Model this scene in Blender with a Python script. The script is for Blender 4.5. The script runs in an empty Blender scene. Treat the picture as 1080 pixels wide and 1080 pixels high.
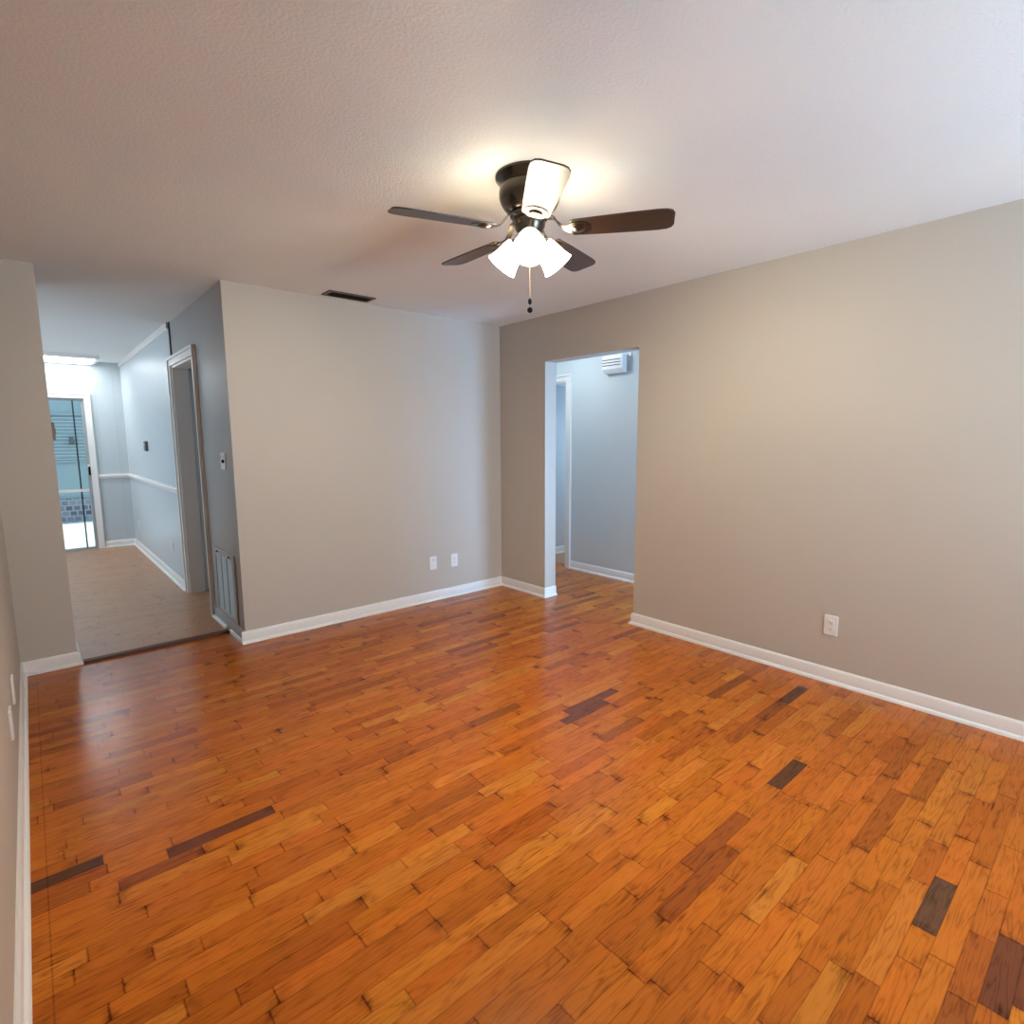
import bpy, bmesh, math, random
from mathutils import Vector, Matrix
PI = math.pi
scene = bpy.context.scene
COL = scene.collection

# ------------------------------------------------------------------ camera
cam_d = bpy.data.cameras.new('camera')
cam_d.sensor_fit = 'HORIZONTAL'; cam_d.sensor_width = 36.0; cam_d.lens = 19.461
cam_d.clip_start = 0.02; cam_d.clip_end = 200
cam = bpy.data.objects.new('camera', cam_d); COL.objects.link(cam)
FW = Vector((0.6518, 0.7472, -0.1298)).normalized()
RT = Vector((0.7530, -0.6580, -0.0061)); RT = (RT - FW * RT.dot(FW)).normalized()
UP = RT.cross(FW)
cam.matrix_world = Matrix(((RT.x, UP.x, -FW.x, 0.0), (RT.y, UP.y, -FW.y, 0.0), (RT.z, UP.z, -FW.z, 1.4067), (0, 0, 0, 1)))
scene.camera = cam

# ------------------------------------------------------------------ world, daylight, exposure
world = bpy.data.worlds.new('sky'); scene.world = world; world.use_nodes = True
wn = world.node_tree.nodes; wl = world.node_tree.links
wn['Background'].inputs['Color'].default_value = (0.62, 0.80, 1.0, 1)
wn['Background'].inputs['Strength'].default_value = 2.7

def area(name, loc, direction, sx, sy, power, color, spread=180):
    d = bpy.data.lights.new(name, 'AREA'); d.shape = 'RECTANGLE'; d.size = sx; d.size_y = sy
    d.energy = power; d.color = color; d.spread = math.radians(spread)
    o = bpy.data.objects.new(name, d); COL.objects.link(o)
    o.location = loc; o.rotation_euler = Vector(direction).to_track_quat('-Z', 'Z').to_euler()
    return o

sun_d = bpy.data.lights.new('sun', 'SUN'); sun_d.energy = 5.0; sun_d.angle = math.radians(0.6); sun_d.color = (1.0, 0.96, 0.9)
sun = bpy.data.objects.new('sun', sun_d); COL.objects.link(sun)
sun.rotation_euler = Vector((-0.55, -0.08, -0.85)).to_track_quat('-Z', 'Z').to_euler()
# daylight entering by the front window, behind the camera
area('front_window_daylight', (2.10, -2.33, 1.40), (-0.05, 1.0, 0.14), 1.75, 1.35, 66, (0.74, 0.84, 0.98))
area('front_window_groundlight', (2.30, -2.32, 1.45), (0.05, 1.0, 0.75), 1.75, 1.35, 54, (0.42, 0.74, 1.0), 120)
# daylight by the narrow passage window (throws the soft bluish patch on the back wall)
area('passage_window_daylight', (4.42, 1.31, 1.20), (-1.0, 0.75, 0.0), 0.42, 1.75, 160, (0.27, 0.52, 0.90))
# added lamp that brightens the closet; a window there is made up
area('closet_fill_light', (5.93, 4.27, 1.5), (-1.0, 0.0, 0.0), 0.6, 1.15, 14, (0.50, 0.72, 1.0))
# added fill lamp, with no window, for the room behind the cased doorway
area('bedroom_fill_light', (3.25, 5.1, 1.4), (-1.0, 0.25, 0.0), 1.0, 1.2, 9, (0.60, 0.78, 1.0))
# daylight by the big window on the left of the dining area
area('dining_window_daylight', (-1.96, 7.1, 1.40), (1.0, 0.05, -0.30), 2.2, 1.4, 34, (0.66, 0.82, 0.95))

scene.view_settings.view_transform = 'Standard'
scene.view_settings.look = 'None'
scene.view_settings.gamma = 1.0
scene.view_settings.use_curve_mapping = False
scene.view_settings.exposure = 0.06
try:
    scene.cycles.max_bounces = 10; scene.cycles.diffuse_bounces = 6; scene.cycles.glossy_bounces = 5
    scene.cycles.transparent_max_bounces = 12; scene.cycles.sample_clamp_indirect = 6
    scene.cycles.use_denoising = True
    scene.cycles.caustics_reflective = False; scene.cycles.caustics_refractive = False
except Exception:
    pass

# ------------------------------------------------------------------ dimensions (metres)
H = 2.44
XL, XC, XR = -0.139, 1.045, 3.393            # left wall, hall corner, right wall
YB, YS, YF = 4.049, 4.373, -2.30             # back wall, left stub wall, front wall
XE = 0.131                                   # end of the left stub wall
O0, O1, OZ = 2.485, 3.4486, 2.063            # opening in the right wall
T = 0.134                                    # its thickness
XP = 4.40                                    # far wall of the passage
YH = 9.10                                    # far wall of the dining area

# ------------------------------------------------------------------ materials
def new_mat(name):
    m = bpy.data.materials.new(name); m.use_nodes = True
    nt = m.node_tree
    return m, nt, nt.nodes['Principled BSDF']

def node(nt, t, **kw):
    n = nt.nodes.new(t)
    for k, v in kw.items():
        setattr(n, k, v)
    return n

def mth(nt, op, a, b=None, c=None, clamp=False):
    n = node(nt, 'ShaderNodeMath', operation=op, use_clamp=clamp)
    for i, v in enumerate((a, b, c)):
        if v is None: continue
        if isinstance(v, (int, float)): n.inputs[i].default_value = v
        else: nt.links.new(v, n.inputs[i])
    return n.outputs[0]

def simple(name, rgb, rough=0.5, metal=0.0, spec=0.5, emit=None, estr=0.0, bump=None, mottle=0.0):
    m, nt, p = new_mat(name)
    p.inputs['Base Color'].default_value = (*rgb, 1)
    p.inputs['Roughness'].default_value = rough; p.inputs['Metallic'].default_value = metal
    p.inputs['Specular IOR Level'].default_value = spec
    if emit:
        p.inputs['Emission Color'].default_value = (*emit, 1); p.inputs['Emission Strength'].default_value = estr
    geo = node(nt, 'ShaderNodeNewGeometry')
    if mottle:
        nz = node(nt, 'ShaderNodeTexNoise'); nz.inputs['Scale'].default_value = 1.7; nz.inputs['Detail'].default_value = 4
        nt.links.new(geo.outputs['Position'], nz.inputs['Vector'])
        mx = node(nt, 'ShaderNodeMix', data_type='RGBA')
        mx.inputs['A'].default_value = (*[c * (1 - mottle) for c in rgb], 1); mx.inputs['B'].default_value = (*[min(1, c * (1 + mottle)) for c in rgb], 1)
        nt.links.new(nz.outputs['Fac'], mx.inputs['Factor']); nt.links.new(mx.outputs['Result'], p.inputs['Base Color'])
    if bump:
        sc, st, dist = bump
        nz = node(nt, 'ShaderNodeTexNoise'); nz.inputs['Scale'].default_value = sc; nz.inputs['Detail'].default_value = 3
        nt.links.new(geo.outputs['Position'], nz.inputs['Vector'])
        b = node(nt, 'ShaderNodeBump'); b.inputs['Strength'].default_value = st; b.inputs['Distance'].default_value = dist
        nt.links.new(nz.outputs['Fac'], b.inputs['Height']); nt.links.new(b.outputs['Normal'], p.inputs['Normal'])
    return m

M = {}
M['beige'] = simple('beige_wall_paint', (0.50, 0.455, 0.395), 0.55, spec=0.25, bump=(160, 0.10, 0.002), mottle=0.015)
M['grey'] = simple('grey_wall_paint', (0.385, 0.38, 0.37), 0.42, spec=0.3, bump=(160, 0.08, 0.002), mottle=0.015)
M['palegrey'] = simple('pale_blue_grey_paint', (0.55, 0.60, 0.62), 0.5, spec=0.3, bump=(160, 0.08, 0.002), mottle=0.015)
M['ceiling'] = simple('stippled_ceiling_paint', (0.84, 0.87, 0.87), 0.8, spec=0.15, bump=(95, 0.45, 0.004), mottle=0.02)
M['trim'] = simple('white_trim_gloss', (0.78, 0.76, 0.73), 0.35, bump=(40, 0.05, 0.001))
M['plastic'] = simple('white_plastic', (0.80, 0.78, 0.76), 0.35, bump=(60, 0.02, 0.001))
M['slot'] = simple('dark_slot', (0.015, 0.013, 0.012), 0.6, mottle=0.1)
M['bronze'] = simple('antique_pewter', (0.085, 0.072, 0.056), 0.24, metal=0.9, mottle=0.08)
M['pewter_light'] = simple('brushed_nickel', (0.55, 0.50, 0.42), 0.3, metal=1.0, mottle=0.05)
M['chain'] = simple('brass_chain', (0.70, 0.56, 0.36), 0.3, metal=1.0, mottle=0.05)
M['dark'] = simple('dark_bronze', (0.008, 0.006, 0.005), 0.6, metal=0.0, spec=0.1, mottle=0.1)
M['ventbrown'] = simple('brown_vent_metal', (0.13, 0.10, 0.075), 0.45, metal=0.4, mottle=0.1)
M['grille'] = simple('grey_white_enamel', (0.40, 0.39, 0.365), 0.35, metal=0.1, mottle=0.04)
M['thermo'] = simple('grey_thermostat_plastic', (0.10, 0.11, 0.11), 0.4, mottle=0.08)
M['brownplate'] = simple('brown_plastic', (0.20, 0.16, 0.14), 0.45, mottle=0.08)
M['tubelight'] = simple('lit_diffuser', (0.9, 0.9, 0.9), 0.5, emit=(0.90, 0.95, 0.98), estr=10.0, mottle=0.01)
M['passlight'] = simple('lit_glass_bowl', (0.9, 0.9, 0.9), 0.5, emit=(0.82, 0.94, 1.0), estr=40.0, mottle=0.01)
M['bulb'] = simple('lit_bulb', (1, 1, 1), 0.4, emit=(1.0, 0.88, 0.67), estr=2100.0, mottle=0.01)
M['patio_wall'] = simple('pale_teal_stucco', (0.20, 0.27, 0.28), 0.8, bump=(60, 0.3, 0.004), mottle=0.05)
M['slat'] = simple('pale_blind_slat', (0.34, 0.42, 0.44), 0.6, mottle=0.04)
M['lantern'] = simple('grey_lantern_metal', (0.06, 0.07, 0.075), 0.5, mottle=0.1)
M['concrete'] = simple('pale_concrete', (0.62, 0.62, 0.60), 0.8, bump=(30, 0.2, 0.004), mottle=0.06)
M['alu'] = simple('grey_aluminium', (0.42, 0.44, 0.45), 0.4, metal=0.5, mottle=0.04)
M['blackgap'] = simple('black_seal', (0.02, 0.025, 0.03), 0.5, mottle=0.1)
M['threshold'] = simple('dark_stained_threshold', (0.10, 0.030, 0.012), 0.55, spec=0.2, bump=(120, 0.2, 0.001), mottle=0.25)

def shade_glass():
    m, nt, p = new_mat('frosted_lamp_glass')
    p.inputs['Base Color'].default_value = (0.95, 0.90, 0.80, 1); p.inputs['Roughness'].default_value = 0.45
    p.inputs['Emission Color'].default_value = (1.0, 0.96, 0.86, 1); p.inputs['Emission Strength'].default_value = 20.0
    tr = node(nt, 'ShaderNodeBsdfTranslucent'); tr.inputs['Color'].default_value = (1.0, 0.90, 0.72, 1)
    mx = node(nt, 'ShaderNodeMixShader'); mx.inputs[0].default_value = 0.55
    out = nt.nodes['Material Output']
    nt.links.new(p.outputs[0], mx.inputs[1]); nt.links.new(tr.outputs[0], mx.inputs[2]); nt.links.new(mx.outputs[0], out.inputs[0])
    nz = node(nt, 'ShaderNodeTexNoise'); nz.inputs['Scale'].default_value = 30
    nt.links.new(mth(nt, 'MULTIPLY_ADD', nz.outputs['Fac'], 0.1, 0.4), p.inputs['Roughness'])
    return m
M['shade'] = shade_glass()

def pane_glass():
    m, nt, p = new_mat('clear_pane')
    tr = node(nt, 'ShaderNodeBsdfTransparent'); tr.inputs['Color'].default_value = (0.90, 0.95, 0.95, 1)
    gl = node(nt, 'ShaderNodeBsdfGlossy'); gl.inputs['Roughness'].default_value = 0.02
    fr = node(nt, 'ShaderNodeFresnel'); fr.inputs['IOR'].default_value = 1.5
    mx = node(nt, 'ShaderNodeMixShader')
    nt.links.new(fr.outputs[0], mx.inputs[0]); nt.links.new(tr.outputs[0], mx.inputs[1]); nt.links.new(gl.outputs[0], mx.inputs[2])
    nt.links.new(mx.outputs[0], nt.nodes['Material Output'].inputs[0])
    return m
M['pane'] = pane_glass()

def wood_floor(name, sat=1.0, rough=0.18, gain=1.0, grain=1.0):
    """Oak strip floor: 'tint' is each strip's own wood colour, UVMap runs in metres with a random offset per
    strip, EdgeMap is metres from the strip's corner and 'strip_length' its length."""
    m, nt, p = new_mat(name); L = nt.links
    tint = node(nt, 'ShaderNodeAttribute', attribute_name='tint')
    slen = node(nt, 'ShaderNodeAttribute', attribute_name='strip_length')
    uv = node(nt, 'ShaderNodeUVMap', uv_map='UVMap'); ed = node(nt, 'ShaderNodeUVMap', uv_map='EdgeMap')
    # blotch along the strip
    n4 = node(nt, 'ShaderNodeTexNoise'); n4.inputs['Scale'].default_value = 9.0; n4.inputs['Detail'].default_value = 3.0
    L.new(uv.outputs[0], n4.inputs['Vector'])
    # cathedral grain: rings across the strip warped by a slow noise
    mp = node(nt, 'ShaderNodeMapping'); mp.inputs['Scale'].default_value = (2.6, 22.0, 1)
    L.new(uv.outputs[0], mp.inputs['Vector'])
    n1 = node(nt, 'ShaderNodeTexNoise'); n1.inputs['Scale'].default_value = 1.0; n1.inputs['Detail'].default_value = 2.5
    L.new(mp.outputs[0], n1.inputs['Vector'])
    rings = mth(nt, 'FRACT', mth(nt, 'MULTIPLY', n1.outputs['Fac'], 9.0))
    rings = mth(nt, 'ABSOLUTE', mth(nt, 'MULTIPLY_ADD', rings, 2.0, -1.0))
    rings = mth(nt, 'POWER', rings, 3.0)
    # fine pores
    mp2 = node(nt, 'ShaderNodeMapping'); mp2.inputs['Scale'].default_value = (14.0, 520.0, 1)
    L.new(uv.outputs[0], mp2.inputs['Vector'])
    n2 = node(nt, 'ShaderNodeTexNoise'); n2.inputs['Scale'].default_value = 1.0; n2.inputs['Detail'].default_value = 3.0
    L.new(mp2.outputs[0], n2.inputs['Vector'])
    pores = node(nt, 'ShaderNodeMapRange'); pores.inputs['From Min'].default_value = 0.40; pores.inputs['From Max'].default_value = 0.68
    L.new(n2.outputs['Fac'], pores.inputs['Value'])
    # mineral streaks and knots
    mp3 = node(nt, 'ShaderNodeMapping'); mp3.inputs['Scale'].default_value = (5.0, 55.0, 1)
    L.new(uv.outputs[0], mp3.inputs['Vector'])
    n3 = node(nt, 'ShaderNodeTexNoise'); n3.inputs['Scale'].default_value = 1.0; n3.inputs['Detail'].default_value = 3.0
    L.new(mp3.outputs[0], n3.inputs['Vector'])
    streak = node(nt, 'ShaderNodeMapRange'); streak.inputs['From Min'].default_value = 0.60; streak.inputs['From Max'].default_value = 0.74
    L.new(n3.outputs['Fac'], streak.inputs['Value'])
    # seams
    sx = node(nt, 'ShaderNodeSeparateXYZ'); L.new(ed.outputs[0], sx.inputs[0])
    dx = mth(nt, 'MINIMUM', sx.outputs[0], mth(nt, 'SUBTRACT', slen.outputs['Fac'], sx.outputs[0]))
    dy = mth(nt, 'MINIMUM', sx.outputs[1], mth(nt, 'SUBTRACT', 0.0579, sx.outputs[1]))
    seam_y = node(nt, 'ShaderNodeMapRange'); seam_y.inputs['From Min'].default_value = 0.0002; seam_y.inputs['From Max'].default_value = 0.0026
    seam_y.inputs['To Min'].default_value = 0.50; seam_y.inputs['To Max'].default_value = 0.0; L.new(dy, seam_y.inputs['Value'])
    seam_x = node(nt, 'ShaderNodeMapRange'); seam_x.inputs['From Min'].default_value = 0.0003; seam_x.inputs['From Max'].default_value = 0.0045
    seam_x.inputs['To Min'].default_value = 0.58; seam_x.inputs['To Max'].default_value = 0.0; L.new(dx, seam_x.inputs['Value'])
    geo = node(nt, 'ShaderNodeNewGeometry')
    n5 = node(nt, 'ShaderNodeTexNoise'); n5.inputs['Scale'].default_value = 6.0; n5.inputs['Detail'].default_value = 3
    L.new(geo.outputs['Position'], n5.inputs['Vector'])
    seam = mth(nt, 'MULTIPLY', mth(nt, 'MAXIMUM', seam_x.outputs[0], seam_y.outputs[0]), mth(nt, 'MULTIPLY_ADD', n5.outputs['Fac'], 1.8, -0.1, clamp=True))
    # dark smudges at the strip ends, and the old rug line along the left wall
    smg = node(nt, 'ShaderNodeMapRange'); smg.inputs['From Min'].default_value = 0.0; smg.inputs['From Max'].default_value = 0.045
    smg.inputs['To Min'].default_value = 1.0; smg.inputs['To Max'].default_value = 0.0; L.new(dx, smg.inputs['Value'])
    smt = node(nt, 'ShaderNodeMapRange'); smt.inputs['From Min'].default_value = 0.50; smt.inputs['From Max'].default_value = 0.75
    n7 = node(nt, 'ShaderNodeTexNoise'); n7.inputs['Scale'].default_value = 14.0; n7.inputs['Detail'].default_value = 4
    L.new(geo.outputs['Position'], n7.inputs['Vector']); L.new(n7.outputs['Fac'], smt.inputs['Value'])
    smudge = mth(nt, 'MULTIPLY', smg.outputs[0], mth(nt, 'MULTIPLY', smt.outputs[0], 0.8 * grain))
    px = node(nt, 'ShaderNodeSeparateXYZ'); L.new(geo.outputs['Position'], px.inputs[0])
    rug = mth(nt, 'MULTIPLY', mth(nt, 'LESS_THAN', mth(nt, 'ABSOLUTE', mth(nt, 'SUBTRACT', px.outputs[0], -0.072)), 0.0022), mth(nt, 'MULTIPLY', n7.outputs['Fac'], 0.55))
    # assemble: darkness factor 0..1
    d = mth(nt, 'MULTIPLY', rings, mth(nt, 'MULTIPLY_ADD', n4.outputs['Fac'], 0.9, -0.14, clamp=True))
    d = mth(nt, 'ADD', d, mth(nt, 'MULTIPLY', pores.outputs[0], 0.20))
    d = mth(nt, 'ADD', d, mth(nt, 'MULTIPLY', streak.outputs[0], 0.50))
    d = mth(nt, 'ADD', d, mth(nt, 'MULTIPLY', n4.outputs['Fac'], 0.24))
    d = mth(nt, 'MULTIPLY', mth(nt, 'MAXIMUM', mth(nt, 'SUBTRACT', d, 0.10), 0.0), grain)
    d = mth(nt, 'ADD', mth(nt, 'ADD', mth(nt, 'ADD', d, seam), smudge), rug, clamp=True)
    dk = node(nt, 'ShaderNodeMix', data_type='RGBA', blend_type='MULTIPLY')
    dk.inputs['B'].default_value = (0.20, 0.115, 0.07, 1)
    L.new(d, dk.inputs['Factor']); L.new(tint.outputs['Color'], dk.inputs['A'])
    hs = node(nt, 'ShaderNodeHueSaturation'); hs.inputs['Saturation'].default_value = sat; hs.inputs['Value'].default_value = gain
    L.new(dk.outputs['Result'], hs.inputs['Color']); L.new(hs.outputs['Color'], p.inputs['Base Color'])
    n6 = node(nt, 'ShaderNodeTexNoise'); n6.inputs['Scale'].default_value = 3.5; n6.inputs['Detail'].default_value = 4
    L.new(geo.outputs['Position'], n6.inputs['Vector'])
    r = mth(nt, 'MULTIPLY_ADD', n6.outputs['Fac'], 0.12, rough - 0.06)
    r = mth(nt, 'ADD', r, mth(nt, 'MULTIPLY', pores.outputs[0], 0.05))
    L.new(r, p.inputs['Roughness'])
    p.inputs['Specular IOR Level'].default_value = 0.25
    hgt = mth(nt, 'SUBTRACT', mth(nt, 'MULTIPLY', n4.outputs['Fac'], 0.35), mth(nt, 'ADD', mth(nt, 'MULTIPLY', seam, 1.0), mth(nt, 'MULTIPLY', pores.outputs[0], 0.12)))
    b = node(nt, 'ShaderNodeBump'); b.inputs['Strength'].default_value = 0.35; b.inputs['Distance'].default_value = 0.0012
    L.new(hgt, b.inputs['Height']); L.new(b.outputs['Normal'], p.inputs['Normal'])
    return m
M['oak'] = wood_floor('orange_oak_strips')
M['oak_pale'] = wood_floor('pale_oak_strips', sat=1.0, rough=0.30, gain=1.12, grain=0.7)

def walnut():
    m, nt, p = new_mat('dark_walnut_blade')
    tc = node(nt, 'ShaderNodeTexCoord'); mp = node(nt, 'ShaderNodeMapping'); mp.inputs['Scale'].default_value = (6, 90, 6)
    nt.links.new(tc.outputs['Object'], mp.inputs['Vector'])
    nz = node(nt, 'ShaderNodeTexNoise'); nz.inputs['Scale'].default_value = 1; nz.inputs['Detail'].default_value = 4
    nt.links.new(mp.outputs[0], nz.inputs['Vector'])
    mx = node(nt, 'ShaderNodeMix', data_type='RGBA'); mx.inputs['A'].default_value = (0.018, 0.009, 0.006, 1); mx.inputs['B'].default_value = (0.075, 0.036, 0.020, 1)
    nt.links.new(nz.outputs['Fac'], mx.inputs['Factor']); nt.links.new(mx.outputs['Result'], p.inputs['Base Color'])
    p.inputs['Roughness'].default_value = 0.35
    return m
M['walnut'] = walnut()

def brick():
    m, nt, p = new_mat('grey_painted_brick')
    geo = node(nt, 'ShaderNodeNewGeometry'); mp = node(nt, 'ShaderNodeMapping'); mp.inputs['Rotation'].default_value = (PI / 2, 0, 0)
    nt.links.new(geo.outputs['Position'], mp.inputs['Vector'])
    br = node(nt, 'ShaderNodeTexBrick'); br.inputs['Scale'].default_value = 1.0
    br.inputs['Brick Width'].default_value = 0.11; br.inputs['Row Height'].default_value = 0.095; br.inputs['Mortar Size'].default_value = 0.010
    br.inputs['Color1'].default_value = (0.05, 0.06, 0.08, 1); br.inputs['Color2'].default_value = (0.18, 0.19, 0.22, 1); br.inputs['Mortar'].default_value = (0.22, 0.25, 0.28, 1)
    nt.links.new(mp.outputs[0], br.inputs['Vector']); nt.links.new(br.outputs['Color'], p.inputs['Base Color'])
    p.inputs['Roughness'].default_value = 0.85
    return m
M['brick'] = brick()

def panel_paint():
    m, nt, p = new_mat('grooved_wall_panelling')
    geo = node(nt, 'ShaderNodeNewGeometry'); s = node(nt, 'ShaderNodeSeparateXYZ'); nt.links.new(geo.outputs['Position'], s.inputs[0])
    a = mth(nt, 'FRACT', mth(nt, 'MULTIPLY', mth(nt, 'ADD', s.outputs[1], s.outputs[0]), 1 / 0.203))
    a = mth(nt, 'ABSOLUTE', mth(nt, 'SUBTRACT', a, 0.5))
    g = mth(nt, 'LESS_THAN', a, 0.012)
    mx = node(nt, 'ShaderNodeMix', data_type='RGBA'); mx.inputs['A'].default_value = (0.53, 0.585, 0.61, 1); mx.inputs['B'].default_value = (0.44, 0.49, 0.52, 1)
    nt.links.new(g, mx.inputs['Factor']); nt.links.new(mx.outputs['Result'], p.inputs['Base Color'])
    p.inputs['Roughness'].default_value = 0.38
    return m
M['panel'] = panel_paint()

# ------------------------------------------------------------------ mesh helpers
def box(bm, x0, x1, y0, y1, z0, z1, rot=None, at=None):
    vs = [Vector((x, y, z)) for x in (x0, x1) for y in (y0, y1) for z in (z0, z1)]
    if rot is not None: vs = [rot @ v for v in vs]
    if at is not None: vs = [v + Vector(at) for v in vs]
    v = [bm.verts.new(c) for c in vs]
    for f in ((0, 1, 3, 2), (4, 6, 7, 5), (0, 4, 5, 1), (2, 3, 7, 6), (0, 2, 6, 4), (1, 5, 7, 3)):
        bm.faces.new([v[i] for i in f])

def prism(bm, pts, a, b, axis):
    """closed outline extruded along an axis: for 'x' pts are (y,z), for 'y' (x,z), for 'z' (x,y)"""
    def P(q, t): return {'x': (t, q[0], q[1]), 'y': (q[0], t, q[1]), 'z': (q[0], q[1], t)}[axis]
    A = [bm.verts.new(P(q, a)) for q in pts]; B_ = [bm.verts.new(P(q, b)) for q in pts]
    bm.faces.new(A); bm.faces.new(list(reversed(B_)))
    n = len(pts)
    for i in range(n): bm.faces.new((A[i], B_[i], B_[(i + 1) % n], A[(i + 1) % n]))

def lathe(bm, prof, seg=48, mat=None, cap0=True, cap1=True):
    rings = []
    for r, z in prof:
        ring = [Vector((r * math.cos(2 * PI * k / seg), r * math.sin(2 * PI * k / seg), z)) for k in range(seg)]
        if mat is not None: ring = [mat @ c for c in ring]
        rings.append([bm.verts.new(c) for c in ring])
    for a, b in zip(rings, rings[1:]):
        for k in range(seg): bm.faces.new((a[k], a[(k + 1) % seg], b[(k + 1) % seg], b[k]))
    if cap0: bm.faces.new(list(reversed(rings[0])))
    if cap1: bm.faces.new(rings[-1])

def sweep(bm, path, prof, side=1):
    """profile (d,z) swept along a plan polyline with mitred corners; d is the distance off the wall"""
    n = len(path); rings = []
    dirs = [(Vector(path[i + 1]) - Vector(path[i])).normalized() for i in range(n - 1)]
    nor = [Vector((-d.y, d.x)) * side for d in dirs]
    for i in range(n):
        if i == 0: m = nor[0]
        elif i == n - 1: m = nor[-1]
        else:
            m = (nor[i - 1] + nor[i]); m = m / max(1e-6, m.dot(nor[i]))
        rings.append([bm.verts.new((path[i][0] + m.x * d, path[i][1] + m.y * d, z)) for d, z in prof])
    k = len(prof)
    for a, b in zip(rings, rings[1:]):
        for j in range(k): bm.faces.new((a[j], a[(j + 1) % k], b[(j + 1) % k], b[j]))
    bm.faces.new(rings[0]); bm.faces.new(list(reversed(rings[-1])))

def obj(name, bm, mat, parent=None, smooth=False, bevel=0.0, seg=2):
    bmesh.ops.recalc_face_normals(bm, faces=bm.faces)
    me = bpy.data.meshes.new(name); bm.to_mesh(me); bm.free()
    for mm in (mat if isinstance(mat, (list, tuple)) else [mat]): me.materials.append(mm)
    o = bpy.data.objects.new(name, me); COL.objects.link(o)
    if smooth:
        me.polygons.foreach_set('use_smooth', [True] * len(me.polygons))
        if hasattr(me, 'set_sharp_from_angle'): me.set_sharp_from_angle(angle=math.radians(38))
    if bevel:
        b = o.modifiers.new('bevel', 'BEVEL'); b.width = bevel; b.segments = seg; b.limit_method = 'ANGLE'; b.angle_limit = math.radians(40)
    if parent is not None: o.parent = parent
    return o

def struct(name, bm, mat, parent=None, **kw):
    o = obj(name, bm, mat, parent, **kw)
    if parent is None: o['kind'] = 'structure'
    return o

def thing(name, label, cat, loc, rotz=0.0, group=None):
    o = bpy.data.objects.new(name, None); COL.objects.link(o); o.empty_display_size = 0.05
    o.location = loc; o.rotation_euler = (0, 0, rotz); o['label'] = label; o['category'] = cat
    if group: o['group'] = group
    return o

def tag(o, label, cat, group=None):
    o['label'] = label; o['category'] = cat
    if group: o['group'] = group
    return o

def BM(): return bmesh.new()
def boxes(*bs):
    bm = BM()
    for b in bs: box(bm, *b)
    return bm

# ------------------------------------------------------------------ strip floors
PITCH, ROW0 = 0.0579, 0.327 - 40 * 0.0579
rng = random.Random(11)
# strips one can pick out in the photograph: row -> list of (x0, x1, colour)
DARK = (0.120, 0.042, 0.018); GREYBR = (0.135, 0.058, 0.026); PURP = (0.175, 0.048, 0.017); REDBR = (0.320, 0.078, 0.012); LIGHT = (0.58, 0.190, 0.020)
SPECIAL = {-1: [(1.823, 2.090, GREYBR)], 9: [(1.527, 1.910, REDBR), (2.171, 2.430, DARK)], 14: [(2.940, 3.210, DARK)],
           25: [(1.905, 2.240, PURP)], 26: [(1.990, 2.385, PURP)], -4: [(1.675, 1.970, PURP)], -5: [(1.73, 2.06, PURP)], -3: [(1.33, 1.655, REDBR)],
           32: [(-0.120, 0.073, DARK)], 30: [(0.244, 0.594, PURP)], 29: [(0.10, 0.34, REDBR)], 5: [(1.485, 1.838, LIGHT)], 20: [(0.50, 0.83, LIGHT)], 19: [(0.659, 1.012, LIGHT)],
           16: [(1.05, 1.30, LIGHT)], 22: [(1.25, 1.62, LIGHT)]}

def wood_tint(r):
    k = r.random()
    base = Vector((0.515, 0.150, 0.0145))
    if k < 0.026: base = Vector((0.29, 0.078, 0.013))
    elif k < 0.17: base = Vector((0.39, 0.103, 0.0115))
    elif k < 0.28: base = Vector((0.56, 0.190, 0.020))
    elif k < 0.52: base = Vector((0.46, 0.127, 0.0125))
    g = 1.0 + r.uniform(-0.09, 0.09)
    return (base.x * g * 1.04, base.y * g * 0.955 * (1 + r.uniform(-0.07, 0.07)), base.z * g * 0.80 * (1 + r.uniform(-0.15, 0.15)))

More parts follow.
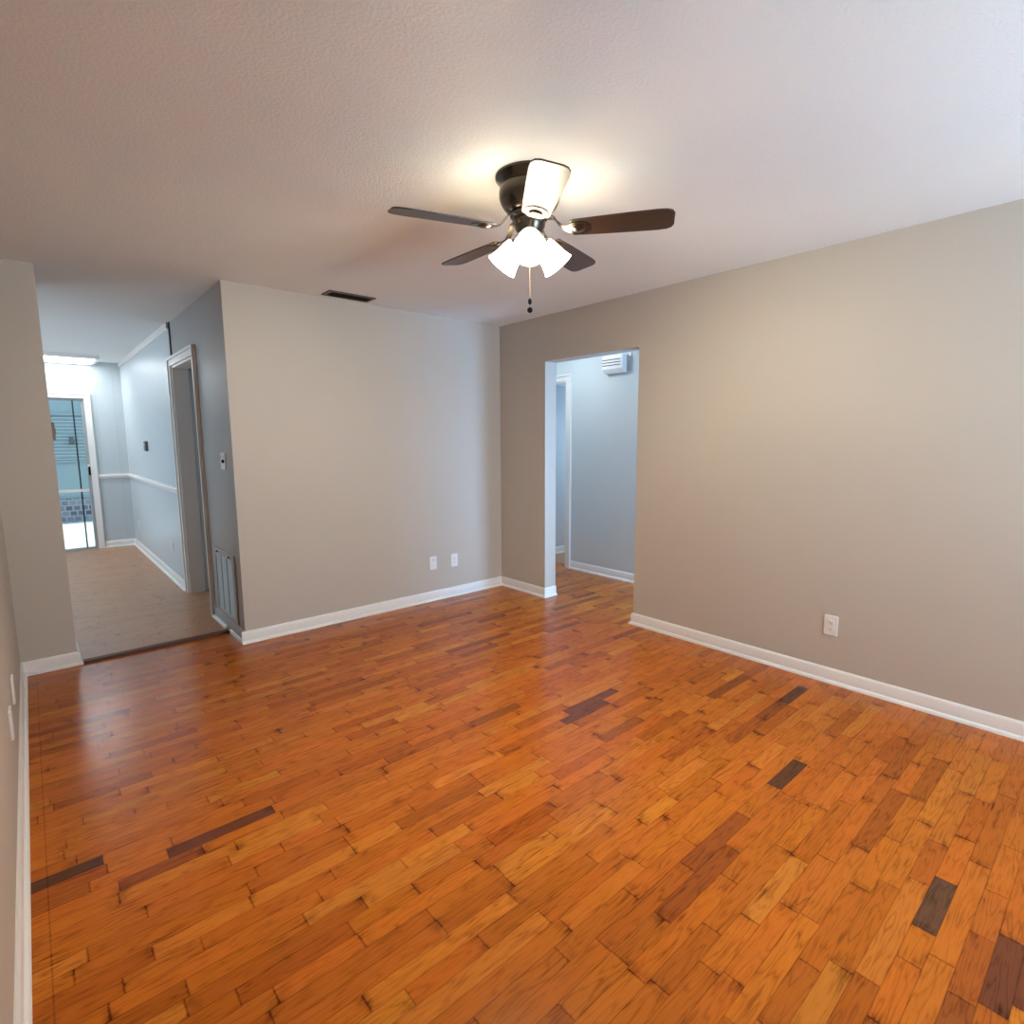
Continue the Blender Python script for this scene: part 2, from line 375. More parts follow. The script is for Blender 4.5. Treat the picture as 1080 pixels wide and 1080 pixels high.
def strip_floor(name, x0, x1, y0, y1, mat, z=0.0, special=None, lmin=0.17, lmax=0.62, even=0.0):
    bm = BM()
    uvl = bm.loops.layers.uv.new('UVMap'); edl = bm.loops.layers.uv.new('EdgeMap')
    tl = bm.faces.layers.float_color.new('tint'); ll = bm.faces.layers.float.new('strip_length')
    def strip(a, b, ya, yb, yrow, col):
        vs = [bm.verts.new(c) for c in ((a, ya, z), (b, ya, z), (b, yb, z), (a, yb, z))]
        f = bm.faces.new(vs); f[tl] = (*col, 1); f[ll] = b - a
        ou, ov = rng.uniform(0, 60), rng.uniform(0, 60)
        for l in f.loops:
            u, v = l.vert.co.x - a, l.vert.co.y - yrow
            l[uvl].uv = (u + ou, v + ov); l[edl].uv = (u, v)
    k0 = math.floor((y0 - ROW0) / PITCH); k1 = math.ceil((y1 - ROW0) / PITCH)
    for k in range(k0, k1):
        yrow = ROW0 + k * PITCH; ya, yb = max(y0, yrow), min(y1, yrow + PITCH)
        if yb - ya < 1e-4: continue
        sp = sorted((special or {}).get(k - 40, []))
        x = x0 - rng.uniform(0, 0.4)
        fixed = [s for s in sp]
        cuts = []
        while x < x1:
            if fixed and x >= fixed[0][0] - 0.12:
                s = fixed.pop(0)
                if cuts: cuts[-1] = (cuts[-1][0], s[0], cuts[-1][2])
                cuts.append(s); x = s[1]; continue
            ln = rng.triangular(lmin, lmax, 0.31)
            e = x + ln
            if fixed and e > fixed[0][0] - 0.12: e = fixed[0][0]
            cuts.append((x, e, tuple(c * (1 - even) + m * even for c, m in zip(wood_tint(rng), (0.43, 0.255, 0.150))))); x = e
        for a, b, c in cuts:
            a, b = max(a, x0), min(b, x1)
            if b - a > 1e-4: strip(a, b, ya, yb, yrow, c)
    me = bpy.data.meshes.new(name); bm.to_mesh(me); bm.free(); me.materials.append(mat)
    o = bpy.data.objects.new(name, me); COL.objects.link(o); o['kind'] = 'structure'
    return o

strip_floor('floor', XR + T, XP + 0.10, YS - 0.02, 4.85, M['oak'])
strip_floor('floor', XL - 0.10, XP + 0.10, YF, YS - 0.02, M['oak'], special=SPECIAL)
strip_floor('floor', -2.0, XR, YS + 0.035, YH + 0.12, M['oak_pale'], lmin=0.3, lmax=1.0, even=0.82)
strip_floor('floor', XP + 0.10, 6.0, 3.9, 4.75, M['oak_pale'], lmin=0.3, lmax=1.0, even=0.82)
struct('floor', boxes((-2.2, 6.0, YF - 0.2, YH + 0.12, -0.12, -0.004)), M['concrete'])      # slab under the boards
struct('floor', boxes((-3.0, 4.0, YH + 0.12, 12.75, -0.14, -0.02)), M['concrete'])           # patio paving

# ------------------------------------------------------------------ ceiling and walls
struct('ceiling', boxes((-2.2, 6.0, YF - 0.2, YH + 0.12, H, H + 0.12)), M['ceiling'])

def two_tone(o, test):
    for p in o.data.polygons:
        if test(p): p.material_index = 1

w = struct('wall_left', boxes((XL - 0.12, XL, YF, YS, 0, H)), M['beige'])
# stub wall beside the hall opening, and its return
bm = BM(); prism(bm, [(XL - 0.12, YS), (XE, YS), (XE, YS + 0.55), (XE - 0.12, YS + 0.55), (XE - 0.12, YS + 0.12), (XL - 0.12, YS + 0.12)], 0, H, 'z')
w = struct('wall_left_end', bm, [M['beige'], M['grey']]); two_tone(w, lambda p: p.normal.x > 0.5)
# back wall: its end turns the corner into the hall
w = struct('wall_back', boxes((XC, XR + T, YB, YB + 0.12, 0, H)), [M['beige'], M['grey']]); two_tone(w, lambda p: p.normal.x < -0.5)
# right wall with its cased-less opening, one outline
bm = BM(); prism(bm, [(YF, 0), (O0, 0), (O0, OZ), (O1, OZ), (O1, 0), (YB, 0), (YB, H), (YF, H)], XR, XR + T, 'x')
w = struct('wall_right', bm, M['beige'])
struct('wall_light_block', boxes((XL, 1.30, -0.72, -0.60, 0, H)), M['beige'])      # unseen wall added behind the camera to keep window light off the left
# front wall with a window opening
FX0, FX1, FZ0, FZ1 = 1.20, 3.00, 0.70, 2.10
struct('wall_front', boxes((XL - 0.12, FX0, YF - 0.12, YF, 0, H), (FX1, XP + 0.12, YF - 0.12, YF, 0, H), (FX0, FX1, YF - 0.12, YF, 0, FZ0), (FX0, FX1, YF - 0.12, YF, FZ1, H)), M['beige'])
# passage walls
PW0, PW1, PZ0, PZ1 = 1.06, 1.56, 0.28, 2.12
CD0, CD1, CDZ = 4.14, 4.66, 2.02
struct('wall_passage_right', boxes((XP, XP + 0.12, YF, PW0, 0, H), (XP, XP + 0.12, PW1, CD0, 0, H), (XP, XP + 0.12, CD1, 4.92, 0, H), (XP, XP + 0.12, CD0, CD1, CDZ, H), (XP, XP + 0.12, PW0, PW1, 0, PZ0), (XP, XP + 0.12, PW0, PW1, PZ1, H)), M['palegrey'])
CD0, CD1, CDZ = 4.14, 4.66, 2.02                                      # doorway in the passage wall
struct('wall_passage_end', boxes((XR + 0.02, XP, 4.80, 4.92, 0, H)), M['palegrey'])
struct('wall_passage_left', boxes((XR + 0.02, XR + T, YB + 0.12, 4.80, 0, H)), M['palegrey'])
struct('wall_closet', boxes((XP + 0.12, 6.0, 4.73, 4.92, 0, H), (XP + 0.12, 5.1, 3.78, 3.90, 0, H), (5.9, 6.0, 3.78, 4.73, 0, 0.9), (5.9, 6.0, 3.78, 4.73, 2.1, H), (5.9, 6.0, 3.78, 3.95, 0.9, 2.1), (5.9, 6.0, 4.60, 4.73, 0.9, 2.1)), M['palegrey'])
# hall / dining right wall: plain grey up to the panelling, with the cased doorway
HD0, HD1, HDZ = 4.935, 5.785, 2.07
YP = 5.755                                                           # the panelling starts here
bm = BM(); prism(bm, [(YB + 0.12, 0), (HD0, 0), (HD0, HDZ), (HD1, HDZ), (HD1, 0), (YH, 0), (YH, H), (YB + 0.12, H)], XC, XC + 0.12, 'x')
struct('wall_hall_right', bm, M['grey'])
struct('wall_hall_panelling', boxes((XC - 0.008, XC, HD1 + 0.075, YH, 0, H), (XC - 0.008, XC, YP, HD1 + 0.075, HDZ + 0.075, H)), M['panel'])
# far wall with the glazed door opening
GD0, GD1, GDZ = -0.28, 0.622, 1.965
struct('wall_dining_far', boxes((-2.12, GD0, YH, YH + 0.12, 0, H), (GD1, XC + 0.12, YH, YH + 0.12, 0, H), (GD0, GD1, YH, YH + 0.12, GDZ, H)), M['panel'])
DW0, DW1 = 5.95, 8.25
struct('wall_dining_left', boxes((-2.12, -2.0, YS + 0.55, DW0, 0, H), (-2.12, -2.0, DW1, YH, 0, H), (-2.12, -2.0, DW0, DW1, 0, 0.68), (-2.12, -2.0, DW0, DW1, 2.12, H)), M['panel'])
struct('wall_dining_near', boxes((-2.12, XE - 0.12, YS + 0.55, YS + 0.67, 0, H)), M['panel'])
# the room behind the cased doorway
struct('wall_bedroom', boxes((XC + 0.12, 3.3, 5.86, 5.98, 0, H), (3.3, 3.42, YB + 0.12, 5.98, 0, H)), M['palegrey'])
# unseen wall added beyond the passage to shut out the sun
struct('wall_sun_block', boxes((6.0, 6.12, YF - 0.2, 3.78, 0, H)), M['palegrey'])
# windows behind the camera and out of sight, where the daylight comes in
def window_unit(name, axis, a0, a1, z0, z1, at):
    bm = BM(); f = 0.05
    def bx(p0, p1, q0, q1):
        if axis == 'x': box(bm, p0, p1, at - 0.02, at + 0.02, q0, q1)
        else: box(bm, at - 0.02, at + 0.02, p0, p1, q0, q1)
    bx(a0, a1, z0, z0 + f); bx(a0, a1, z1 - f, z1); bx(a0, a0 + f, z0 + f, z1 - f); bx(a1 - f, a1, z0 + f, z1 - f)
    bx(a0 + f, a1 - f, (z0 + z1) / 2 - 0.02, (z0 + z1) / 2 + 0.02)
    return struct(name, bm, M['trim'])
window_unit('window_1', 'x', FX0, FX1, FZ0, FZ1, YF - 0.09)
window_unit('window_2', 'y', PW0, PW1, PZ0, PZ1, XP + 0.09)
window_unit('window_3', 'y', DW0, DW1, 0.68, 2.12, -2.09)

# ------------------------------------------------------------------ baseboards and trim
BASE = [(0, 0), (0.026, 0), (0.0255, 0.007), (0.022, 0.014), (0.016, 0.0185), (0.012, 0.020), (0.012, 0.072), (0.009, 0.080), (0.004, 0.0864), (0, 0.0864)]
def baseboard(name, path, side, prof=BASE, mat=None):
    bm = BM(); sweep(bm, path, prof, side); return struct(name, bm, mat or M['trim'], smooth=True)
baseboard('baseboard_back', [(XC - 0.026, YB), (XR, YB), (XR, O1), (XR + T, O1)], -1)
baseboard('baseboard_right', [(XR + T, O0), (XR, O0), (XR, YF)], -1)
baseboard('baseboard_left', [(XL, -0.60), (XL, YS), (XE, YS), (XE, YS + 0.55)], -1)
baseboard('baseboard_front', [(XR - 0.026, YF), (XL + 0.026, YF)], -1)
baseboard('baseboard_passage', [(XP, CD0 - 0.072), (XP, YF + 0.03)], -1)
baseboard('baseboard_closet', [(XP + 0.12, 4.73), (5.9, 4.73)], -1)
baseboard('baseboard_dining', [(GD1 + 0.075, YH), (XC - 0.008, YH), (XC - 0.008, HD1 + 0.08)], -1)
# hall corner: grey-painted board, with white shoe moulding in two lengths and a gap between
FLAT = [(0, 0), (0.011, 0), (0.011, 0.075), (0.004, 0.0864), (0, 0.0864)]
baseboard('baseboard_hall', [(XC, HD0 - 0.077), (XC, YB + 0.013)], -1, FLAT, M['grey'])
SHOE = [(0.011, 0), (0.028, 0), (0.0275, 0.008), (0.023, 0.015), (0.016, 0.019), (0.011, 0.020)]
baseboard('trim_1', [(XC, HD0 - 0.077), (XC, 4.475)], -1, SHOE)
baseboard('trim_2', [(XC, 4.37), (XC, YB + 0.013)], -1, SHOE)
# threshold strip where the two floors meet
bm = BM(); prism(bm, [(YS - 0.022, 0), (YS - 0.018, 0.016), (YS + 0.030, 0.016), (YS + 0.036, 0)], XE + 0.028, XC - 0.028, 'x')
struct('trim_3', bm, M['threshold'])
# chair rail round the dining area
RAIL = [(0, 0.928), (0.014, 0.928), (0.014, 0.944), (0.024, 0.950), (0.024, 0.966), (0.016, 0.972), (0.016, 0.985), (0, 0.985)]
baseboard('trim_4', [(GD1 + 0.075, YH), (XC - 0.008, YH), (XC - 0.008, HD1 + 0.08)], -1, RAIL)
# crown strip along the panelling, dark edge strip where it ends above the doorway
CROWN = [(0, 2.385), (0.008, 2.385), (0.016, 2.395), (0.016, H), (0, H)]
baseboard('trim_5', [(XC - 0.008, YH), (XC - 0.008, YP)], -1, CROWN)
struct('trim_6', boxes((XC - 0.010, XC, YP - 0.030, YP - 0.001, HDZ + 0.078, H)), M['blackgap'])
# casing of the hall doorway
def casing(name, plane, off, a0, a1, zt, wdt, thick, mat):
    """three-sided door casing lying on a wall plane; plane 'x' spans y, plane 'y' spans x; off = wall face, thick signed"""
    bm = BM()
    outl = [(a0, 0), (a0, zt), (a1, zt), (a1, 0), (a1 + wdt, 0), (a1 + wdt, zt + wdt), (a0 - wdt, zt + wdt), (a0 - wdt, 0)]
    prism(bm, outl, off, off + thick, plane)
    ins, d = 0.022, thick * 1.6                                       # raised back band
    o2 = [(a0 - wdt + ins, 0), (a0 - wdt + ins, zt + wdt - ins), (a1 + wdt - ins, zt + wdt - ins), (a1 + wdt - ins, 0), (a1 + wdt, 0), (a1 + wdt, zt + wdt), (a0 - wdt, zt + wdt), (a0 - wdt, 0)]
    prism(bm, o2, off + thick, off + d, plane)
    return struct(name, bm, mat)
casing('trim_7', 'x', XC, HD0, HD1, HDZ, 0.072, -0.018, M['trim'])
casing('trim_8', 'x', XP, CD0, CD1, CDZ, 0.070, -0.016, M['trim'])
casing('trim_9', 'y', YH, GD0, GD1, GDZ, 0.068, -0.016, M['trim'])
# jamb linings
bm = BM(); prism(bm, [(HD0, 0), (HD0, HDZ), (HD1, HDZ), (HD1, 0), (HD1 - 0.018, 0), (HD1 - 0.018, HDZ - 0.018), (HD0 + 0.018, HDZ - 0.018), (HD0 + 0.018, 0)], XC - 0.002, XC + 0.125, 'x')
struct('trim_10', bm, M['trim'])
bm = BM(); prism(bm, [(CD0, 0), (CD0, CDZ), (CD1, CDZ), (CD1, 0), (CD1 - 0.018, 0), (CD1 - 0.018, CDZ - 0.018), (CD0 + 0.018, CDZ - 0.018), (CD0 + 0.018, 0)], XP - 0.002, XP + 0.125, 'x')
struct('trim_11', bm, M['trim'])

# ------------------------------------------------------------------ doors
# glazed sliding door to the patio
d1 = bpy.data.objects.new('door_1', None); COL.objects.link(d1); d1.location = (GD1, YH + 0.05, 0); d1['kind'] = 'structure'
def dpart(name, bs, mat, parent=d1, **kw):
    bm = boxes(*[(a - GD1, b - GD1, c - YH - 0.05, d - YH - 0.05, e, f) for a, b, c, d, e, f in bs]); return obj(name, bm, mat, parent, **kw)
y0, y1 = YH + 0.02, YH + 0.055
dpart('door_frame', [(GD0, GD1, y0, YH + 0.10, GDZ - 0.03, GDZ), (GD1 - 0.032, GD1, y0, YH + 0.10, 0.0, GDZ - 0.03), (GD0, GD0 + 0.032, y0, YH + 0.10, 0.0, GDZ - 0.03), (GD0 + 0.032, GD1 - 0.032, y0, YH + 0.10, -0.0, 0.022)], M['alu'])
dpart('cross_rail', [(GD0 + 0.032, GD1 - 0.034, y0 - 0.005, y0 + 0.02, 0.765, 0.800)], M['trim'])
dpart('meeting_stile', [(0.497, 0.513, y0 + 0.012, y0 + 0.03, 0.022, GDZ - 0.03)], M['blackgap'])
dpart('glass', [(GD0 + 0.032, 0.497, y0 + 0.022, y0 + 0.027, 0.022, GDZ - 0.03), (0.513, GD1 - 0.032, y0 + 0.022, y0 + 0.027, 0.022, GDZ - 0.03)], M['pane'])
dpart('door_handle', [(GD1 - 0.024, GD1 - 0.004, y0 - 0.03, y0, 0.98, 1.09)], M['dark'])
dpart('handle_plate', [(GD1 - 0.028, GD1 - 0.002, y0 - 0.006, y0, 1.075, 1.115)], M['trim'])
# open slab door of the bedroom, swung back against the far side of the doorway
bm = boxes((0.0, 0.80, -0.035, 0.0, 0.012, 2.045))
d2 = obj('door_2', bm, M['palegrey'], bevel=0.002); d2.location = (XC + 0.128, HD1 + 0.02, 0); d2['kind'] = 'structure'

# ------------------------------------------------------------------ patio beyond the glass
PYB = 12.62
struct('wall_patio', boxes((-3.0, 4.0, PYB, PYB + 0.12, 0.38, 2.9)), M['patio_wall'])
struct('wall_patio_brick', boxes((-3.0, 4.0, PYB - 0.06, PYB + 0.12, -0.02, 0.40)), M['brick'])
pw = bpy.data.objects.new('window_4', None); COL.objects.link(pw); pw.location = (0.85, PYB, 1.05); pw['kind'] = 'structure'
bm = boxes((-0.75, 0.75, -0.03, 0, 0, 0.03), (-0.75, 0.75, -0.03, 0, 0.83, 0.86), (-0.75, -0.72, -0.03, 0, 0.03, 0.83), (0.72, 0.75, -0.03, 0, 0.03, 0.83))
obj('window_frame', bm, M['patio_wall'], pw)
bm = BM()
for k in range(13): box(bm, -0.72, 0.72, -0.010, 0.010, -0.001, 0.001, rot=Matrix.Rotation(math.radians(-50), 3, 'X'), at=(0, -0.02, 0.06 + 0.06 * k))
obj('blind_slats', bm, M['slat'], pw)
lamp = thing('wall_lantern', 'small dark lantern on the pale patio wall seen through the glass door', 'lamp', (0.63, PYB, 1.38))
bm = boxes((-0.035, 0.035, -0.02, 0, -0.02, 0.12)); obj('back_plate', bm, M['lantern'], lamp)
bm = BM(); lathe(bm, [(0.015, 0.0), (0.038, 0.015), (0.042, 0.09), (0.015, 0.12)], 20, Matrix.Translation((0, -0.09, -0.02))); box(bm, -0.01, 0.01, -0.06, -0.018, 0.06, 0.08)
obj('lantern_body', bm, M['lantern'], lamp, smooth=True)

# ------------------------------------------------------------------ closet shelf and rod
tag(obj('closet_shelf', boxes((XP + 0.125, 5.9, 4.45, 4.73, 2.075, 2.095)), M['palegrey']), 'pale shelf above the hanging rod beyond the passage doorway', 'shelf')
bm = BM(); lathe(bm, [(0.016, 0.0), (0.016, 1.37)], 16, Matrix.Translation((XP + 0.126, 4.52, 2.03)) @ Matrix.Rotation(PI / 2, 4, 'Y'))
tag(obj('closet_rod', bm, M['plastic'], smooth=True), 'white hanging rod under the shelf beyond the passage doorway', 'rod')

# ------------------------------------------------------------------ ceiling fan
FANX, FANY = 1.607, 1.723
fan = thing('ceiling_fan', 'dark five-blade hugger ceiling fan with three lit glass shades, in the middle of the ceiling', 'ceiling fan', (FANX, FANY, H))
def fz(z): return z - H
bm = BM()
lathe(bm, [(0.136, fz(2.44)), (0.137, fz(2.432)), (0.130, fz(2.424)), (0.124, fz(2.415)), (0.119, fz(2.406)), (0.117, fz(2.400)), (0.120, fz(2.394)), (0.1225, fz(2.380)),
           (0.122, fz(2.362)), (0.117, fz(2.345)), (0.108, fz(2.328)), (0.096, fz(2.314)), (0.084, fz(2.306)), (0.078, fz(2.304))], 64)
obj('motor_housing', bm, M['bronze'], fan, smooth=True)
bm = BM(); lathe(bm, [(0.076, fz(2.305)), (0.079, fz(2.300)), (0.079, fz(2.290)), (0.074, fz(2.284)), (0.070, fz(2.280))], 64)
flywheel = obj('flywheel_ring', bm, M['bronze'], fan, smooth=True)
bm = BM(); lathe(bm, [(0.062, fz(2.281)), (0.064, fz(2.270)), (0.060, fz(2.250)), (0.052, fz(2.235)), (0.050, fz(2.228)), (0.046, fz(2.224))], 48)
obj('switch_housing', bm, M['bronze'], fan, smooth=True)
bm = BM(); lathe(bm, [(0.044, fz(2.225)), (0.058, fz(2.218)), (0.060, fz(2.205)), (0.046, fz(2.188)), (0.020, fz(2.176)), (0.006, fz(2.172))], 48)
obj('light_kit_fitter', bm, M['pewter_light'], fan, smooth=True)

BLADE_Z = fz(2.237)
def blade_bm():
    prof = [(0.165, 0.046), (0.175, 0.052), (0.25, 0.057), (0.40, 0.064), (0.50, 0.067), (0.535, 0.064), (0.553, 0.054), (0.561, 0.036)]
    top = [(r, w) for r, w in prof]; out = top + [(r, -w) for r, w in reversed(prof)]
    bm = BM(); prism(bm, out, -0.003, 0.003, 'z'); return bm
def iron_bm():
    bm = BM()
    path = [(0.070, 0.050, 0.016), (0.095, 0.046, 0.014), (0.115, 0.020, 0.013), (0.135, 0.000, 0.016), (0.155, -0.006, 0.026), (0.175, -0.006, 0.040), (0.205, -0.006, 0.045), (0.230, -0.006, 0.036), (0.245, -0.006, 0.015)]
    rings = []
    for r, z, hw in path:
        rings.append([bm.verts.new((r, s * hw, z + t)) for s, t in ((-1, 0), (1, 0), (1, 0.004), (-1, 0.004))])
    for a, b in zip(rings, rings[1:]):
        for j in range(4): bm.faces.new((a[j], a[(j + 1) % 4], b[(j + 1) % 4], b[j]))
    bm.faces.new(rings[0]); bm.faces.new(list(reversed(rings[-1])))
    lathe(bm, [(0.004, -0.014), (0.016, -0.013), (0.026, -0.009), (0.030, -0.004)], 24, Matrix.Translation((0.195, 0, 0)))   # medallion below the blade
    return bm
bl0 = obj('blade', blade_bm(), M['walnut'], fan, bevel=0.0015)
ir0 = obj('blade_iron', iron_bm(), M['bronze'], bl0, smooth=True)
for k in range(5):
    if k == 0: b, i = bl0, ir0
    else:
        b = bl0.copy(); COL.objects.link(b); b.parent = fan
        i = ir0.copy(); COL.objects.link(i); i.parent = b
    b.matrix_local = Matrix.Translation((0, 0, BLADE_Z)) @ Matrix.Rotation(math.radians(-54 + 72 * k), 4, 'Z') @ Matrix.Rotation(math.radians(-11), 4, 'X')

def shade_bm():
    prof = [(0.030, 0.0), (0.038, 0.008), (0.044, 0.025), (0.049, 0.050), (0.054, 0.075), (0.061, 0.098), (0.066, 0.108)]
    bm = BM(); lathe(bm, prof + [(0.063, 0.108)] + [(r - 0.003, z) for r, z in reversed(prof[:-1])], 40, None, False, False); return bm
def bulb_bm():
    bm = BM(); lathe(bm, [(0.012, 0.0), (0.013, 0.02), (0.022, 0.036), (0.027, 0.052), (0.026, 0.066), (0.018, 0.078), (0.006, 0.083)], 20); return bm
def sock_bm():
    bm = BM(); lathe(bm, [(0.018, -0.045), (0.022, -0.03), (0.022, -0.01), (0.034, 0.0), (0.034, 0.006), (0.015, 0.008)], 28); return bm
sh0 = obj('lamp_shade', shade_bm(), M['shade'], fan, smooth=True)
so0 = obj('socket', sock_bm(), M['pewter_light'], sh0, smooth=True)
bu0 = obj('bulb', bulb_bm(), M['bulb'], sh0, smooth=True)
for k in range(3):
    if k == 0: s, so, bu = sh0, so0, bu0
    else:
        s = sh0.copy(); COL.objects.link(s); s.parent = fan
        so = so0.copy(); COL.objects.link(so); so.parent = s
        bu = bu0.copy(); COL.objects.link(bu); bu.parent = s
    s.matrix_local = Matrix.Translation((0, 0, fz(2.198))) @ Matrix.Rotation(math.radians(-133 + 120 * k), 4, 'Z') @ Matrix.Translation((0.058, 0, 0)) @ Matrix.Rotation(math.radians(90 + 44), 4, 'Y')

pc = BM()
for k in range(46): lathe(pc, [(0.0004, -0.0022), (0.0017, -0.001), (0.0017, 0.001), (0.0004, 0.0022)], 6, Matrix.Translation((0, 0, fz(2.172) - 0.0046 * k)))
chain = obj('pull_chain', pc, M['chain'], fan, smooth=True)
bm = BM(); lathe(bm, [(0.002, fz(1.978)), (0.006, fz(1.974)), (0.008, fz(1.966)), (0.006, fz(1.957)), (0.002, fz(1.953))], 16)
obj('chain_connector', bm, M['dark'], chain, smooth=True)
bm = BM(); lathe(bm, [(0.0008, fz(1.955)), (0.0008, fz(1.944))], 6)
R_ = 0.0115
lathe(bm, [(max(0.0006, R_ * math.sin(PI * t / 12)), fz(1.932) + R_ * math.cos(PI * t / 12)) for t in range(13)], 20)
obj('pull_ball', bm, M['dark'], chain, smooth=True)

# ------------------------------------------------------------------ ceiling register
vt = thing('ceiling_vent', 'long brown louvred register in the ceiling near the back wall', 'vent', (1.855, 3.897, H))
hw, hh = 0.175, 0.071
obj('frame', boxes((-hw, hw, -hh, -hh + 0.02, -0.008, 0), (-hw, hw, hh - 0.02, hh, -0.008, 0), (-hw, -hw + 0.028, -hh + 0.02, hh - 0.02, -0.008, 0), (hw - 0.02, hw, -hh + 0.02, hh - 0.02, -0.008, 0)), M['ventbrown'], vt)
obj('backing', boxes((-hw + 0.028, hw - 0.02, -hh + 0.02, hh - 0.02, -0.001, 0)), M['slot'], vt)
for k in range(6):
    bm = BM(); box(bm, -hw + 0.028, hw - 0.02, -0.007, 0.007, -0.0008, 0.0008, rot=Matrix.Rotation(math.radians(40), 3, 'X'), at=(0, -hh + 0.031 + 0.016 * k, -0.006))
    obj('louver', bm, M['slot'], vt)

# ------------------------------------------------------------------ wall plates (local: plate in xz, facing -y)
def plate_base(w=0.072, h=0.117, d=0.006):
    bm = BM(); r = 0.006
    pts = []
    for cx, cz, a0 in ((w / 2 - r, h / 2 - r, 0), (-w / 2 + r, h / 2 - r, 90), (-w / 2 + r, -h / 2 + r, 180), (w / 2 - r, -h / 2 + r, 270)):
        for t in range(4):
            a = math.radians(a0 + 30 * t); pts.append((cx + r * math.cos(a), cz + r * math.sin(a)))
    prism(bm, pts, -d, 0, 'y'); return bm
def rec_bm():
    bm = BM(); pts = [(0.017 * math.cos(2 * PI * k / 28), max(-0.0125, min(0.0125, 0.0165 * math.sin(2 * PI * k / 28)))) for k in range(28)]
    prism(bm, pts, -0.0085, -0.006, 'y'); return bm
def slots_bm():
    bm = BM(); box(bm, -0.0085, -0.0062, -0.0089, -0.0084, -0.002, 0.0065); box(bm, 0.0060, 0.0083, -0.0089, -0.0084, -0.001, 0.0060)
    lathe(bm, [(0.0030, 0.0084), (0.0030, 0.0089)], 12, Matrix.Translation((0, 0, -0.007)) @ Matrix.Rotation(PI / 2, 4, 'X')); return bm
def outlet(label, loc, rotz, group=None):
    t = thing('wall_outlet', label, 'outlet', loc, rotz, group)
    obj('cover_plate', plate_base(), M['plastic'], t, bevel=0.0015)
    for s in (1, -1):
        r = obj('receptacle', rec_bm(), M['plastic'], t); r.location = (0, 0, s * 0.0195)
        obj('slot', slots_bm(), M['slot'], r)
    bm = BM(); lathe(bm, [(0.003, 0.006), (0.003, 0.0072), (0.001, 0.0076)], 12, Matrix.Rotation(PI / 2, 4, 'X')); obj('screw', bm, M['grille'], t)
    return t
outlet('white duplex outlet low on the right wall', (XR, 1.108, 0.338), -PI / 2)
outlet('white duplex outlet low on the back wall, nearer the corner', (2.832, YB, 0.330), 0)
t = thing('wall_plate', 'white wall plate without sockets low on the back wall, left of the duplex outlet', 'wall plate', (2.607, YB, 0.336))
obj('cover_plate', plate_base(), M['plastic'], t, bevel=0.0015)
bm = BM(); lathe(bm, [(0.0048, 0.006), (0.0048, 0.014), (0.002, 0.0145)], 14, Matrix.Translation((0, 0, 0.028)) @ Matrix.Rotation(PI / 2, 4, 'X')); obj('jack', bm, M['grille'], t, smooth=True)
for yy, zz, lab in ((3.178, 0.336, 'white plate seen edge-on low on the left wall, the farther of the two'), (2.775, 0.340, 'white plate seen edge-on low on the left wall, the nearer of the two')):
    t = thing('wall_plate', lab, 'wall plate', (XL, yy, zz), PI / 2); obj('cover_plate', plate_base(d=0.008), M['plastic'], t, bevel=0.0015)
outlet('white outlet low on the panelled hall wall, just past the doorway', (XC - 0.008, 6.43, 0.345), -PI / 2)
outlet('white outlet low on the panelled hall wall, near the far corner', (XC - 0.008, 8.60, 0.325), -PI / 2)

sw = thing('light_switch', 'white double switch plate on the grey hall wall beside the corner', 'light switch', (XC, 4.285, 1.268), -PI / 2)
obj('cover_plate', plate_base(0.117, 0.117, 0.006), M['plastic'], sw, bevel=0.0015)
for s in (-1, 1):
    o = obj('toggle', boxes((-0.005, 0.005, -0.018, -0.006, -0.011, 0.011)), M['dark'] if s > 0 else M['plastic'], sw); o.location = (0.023 * s, 0, 0)
    bm = BM(); lathe(bm, [(0.003, 0.006), (0.003, 0.0072)], 10, Matrix.Translation((0.023 * s, 0, 0.03)) @ Matrix.Rotation(PI / 2, 4, 'X')); obj('screw', bm, M['slot'], sw)

th = thing('thermostat', 'small dark grey thermostat on the panelled hall wall above the chair rail', 'thermostat', (XC - 0.008, 7.43, 1.357), -PI / 2)
obj('body', boxes((-0.055, 0.055, -0.028, 0, -0.055, 0.055)), M['thermo'], th, bevel=0.006)
obj('dial_window', boxes((-0.035, 0.035, -0.0295, -0.028, 0.005, 0.035)), M['grille'], th)
bx_ = thing('wall_box', 'small brown box on the side of the left stub wall, facing the hall', 'wall box', (XE, 4.86, 1.48), PI / 2)
obj('body', boxes((-0.035, 0.035, -0.030, 0, -0.06, 0.06)), M['brownplate'], bx_, bevel=0.004)
obj('button', boxes((-0.012, 0.012, -0.034, -0.030, -0.02, 0.02)), M['thermo'], bx_)

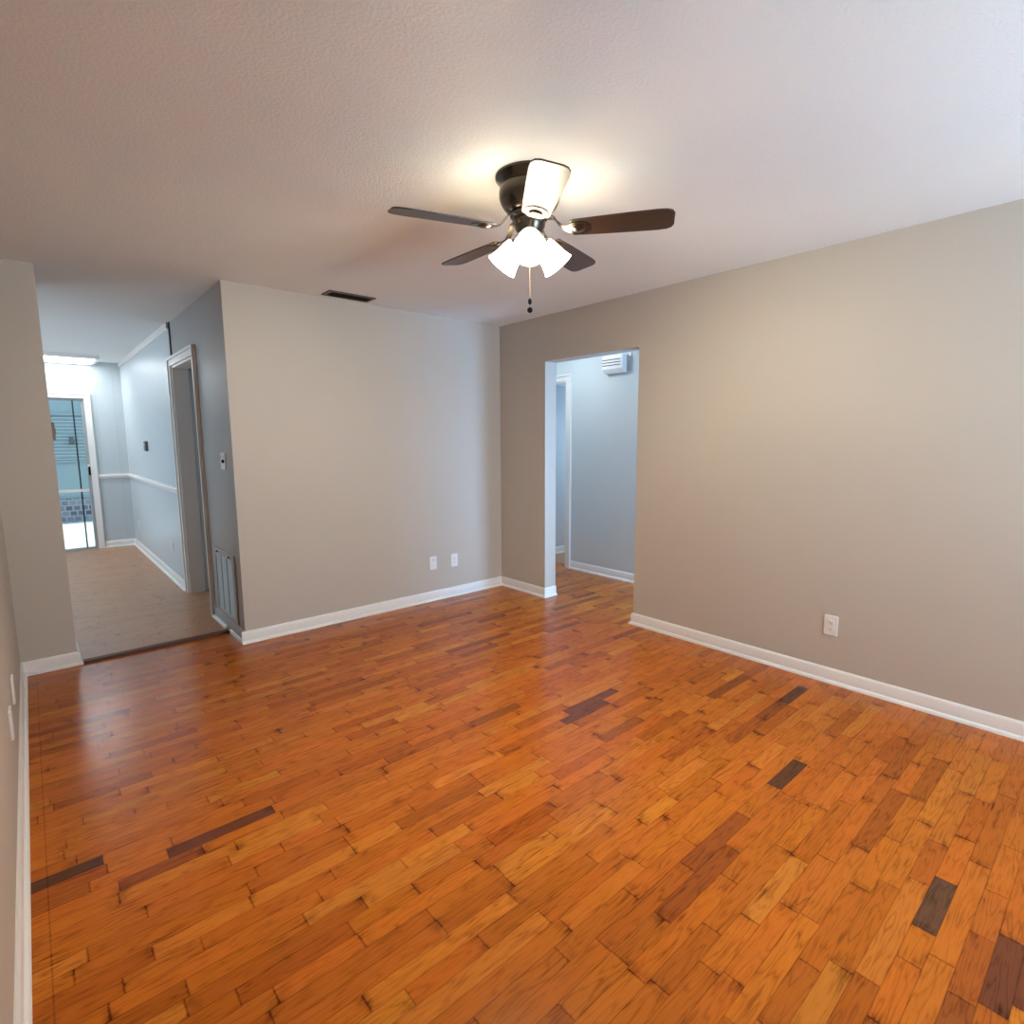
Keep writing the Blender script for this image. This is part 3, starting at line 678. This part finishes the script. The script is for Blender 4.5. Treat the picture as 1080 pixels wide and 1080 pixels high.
# ------------------------------------------------------------------ return-air grille low on the hall wall
gr = thing('return_air_grille', 'tall white metal return-air grille low on the grey hall wall at the corner', 'vent', (XC, 4.445, 0.35), -PI / 2)
gw, gh = 0.27, 0.252
obj('frame', boxes((-gw, gw, -0.012, 0, gh - 0.045, gh), (-gw, gw, -0.012, 0, -gh, -gh + 0.03), (-gw, -gw + 0.04, -0.012, 0, -gh + 0.03, gh - 0.045), (gw - 0.04, gw, -0.012, 0, -gh + 0.03, gh - 0.045)), M['grille'], gr, bevel=0.003)
obj('filter', boxes((-gw + 0.04, gw - 0.04, -0.002, 0, -gh + 0.03, gh - 0.045)), M['slot'], gr)
for k in range(3):
    a = -gw + 0.04 + k * (2 * gw - 0.08) / 3; b_ = a + (2 * gw - 0.08) / 3 - 0.022
    bm = BM()
    for j in range(26): box(bm, a, b_, -0.006, 0.006, -0.0007, 0.0007, rot=Matrix.Rotation(math.radians(48), 3, 'X'), at=(0, -0.0065, -gh + 0.038 + j * 0.0166))
    obj('louver_bank', bm, M['grille'], gr)
for s in (-1, 1):
    bm = boxes((-0.014, 0.014, -0.020, -0.012, -0.004, 0.004)); o = obj('latch', bm, M['dark'], gr); o.location = (s * 0.16, 0, gh - 0.024)

# ------------------------------------------------------------------ flat ceiling light of the dining area
cl = thing('ceiling_light', 'lit flat panel light on the dining ceiling before the glass door', 'ceiling light', (0.15, 8.75, H))
obj('frame', boxes((-0.62, 0.62, -0.31, -0.27, -0.045, 0), (-0.62, 0.62, 0.27, 0.31, -0.045, 0), (-0.62, -0.58, -0.27, 0.27, -0.045, 0), (0.58, 0.62, -0.27, 0.27, -0.045, 0)), M['trim'], cl)
obj('diffuser', boxes((-0.58, 0.58, -0.27, 0.27, -0.050, -0.006)), M['tubelight'], cl)
# round light in the passage, above the opening's head
pl = thing('passage_ceiling_light', 'round lit ceiling light of the passage, above the opening', 'ceiling light', (3.78, 3.86, H))
bm = BM(); lathe(bm, [(0.15, 0.0), (0.15, -0.02), (0.14, -0.025)], 32); obj('base', bm, M['trim'], pl, smooth=True)
bm = BM(); lathe(bm, [(0.135, -0.024), (0.13, -0.05), (0.10, -0.075), (0.05, -0.088), (0.005, -0.09)], 32); obj('diffuser', bm, M['passlight'], pl, smooth=True)

# ------------------------------------------------------------------ door chime high on the passage wall
ch = thing('door_chime', 'white slotted door chime box high on the passage wall', 'door chime', (XP, 3.46, 2.128), -PI / 2)
obj('back_plate', boxes((-0.115, 0.155, -0.010, 0, -0.080, 0.085)), M['grille'], ch)
bm = BM(); prism(bm, [(0, 0.078), (-0.075, 0.078), (-0.078, 0.060), (-0.078, -0.050), (-0.045, -0.090), (0, -0.090)], -0.140, 0.105, 'x')
obj('cover', bm, M['plastic'], ch, bevel=0.004)
for k in range(3):
    obj('slot', boxes((-0.138, 0.085, -0.0795, -0.0775, 0.034 - 0.026 * k - 0.004, 0.034 - 0.026 * k + 0.004)), M['slot'], ch)
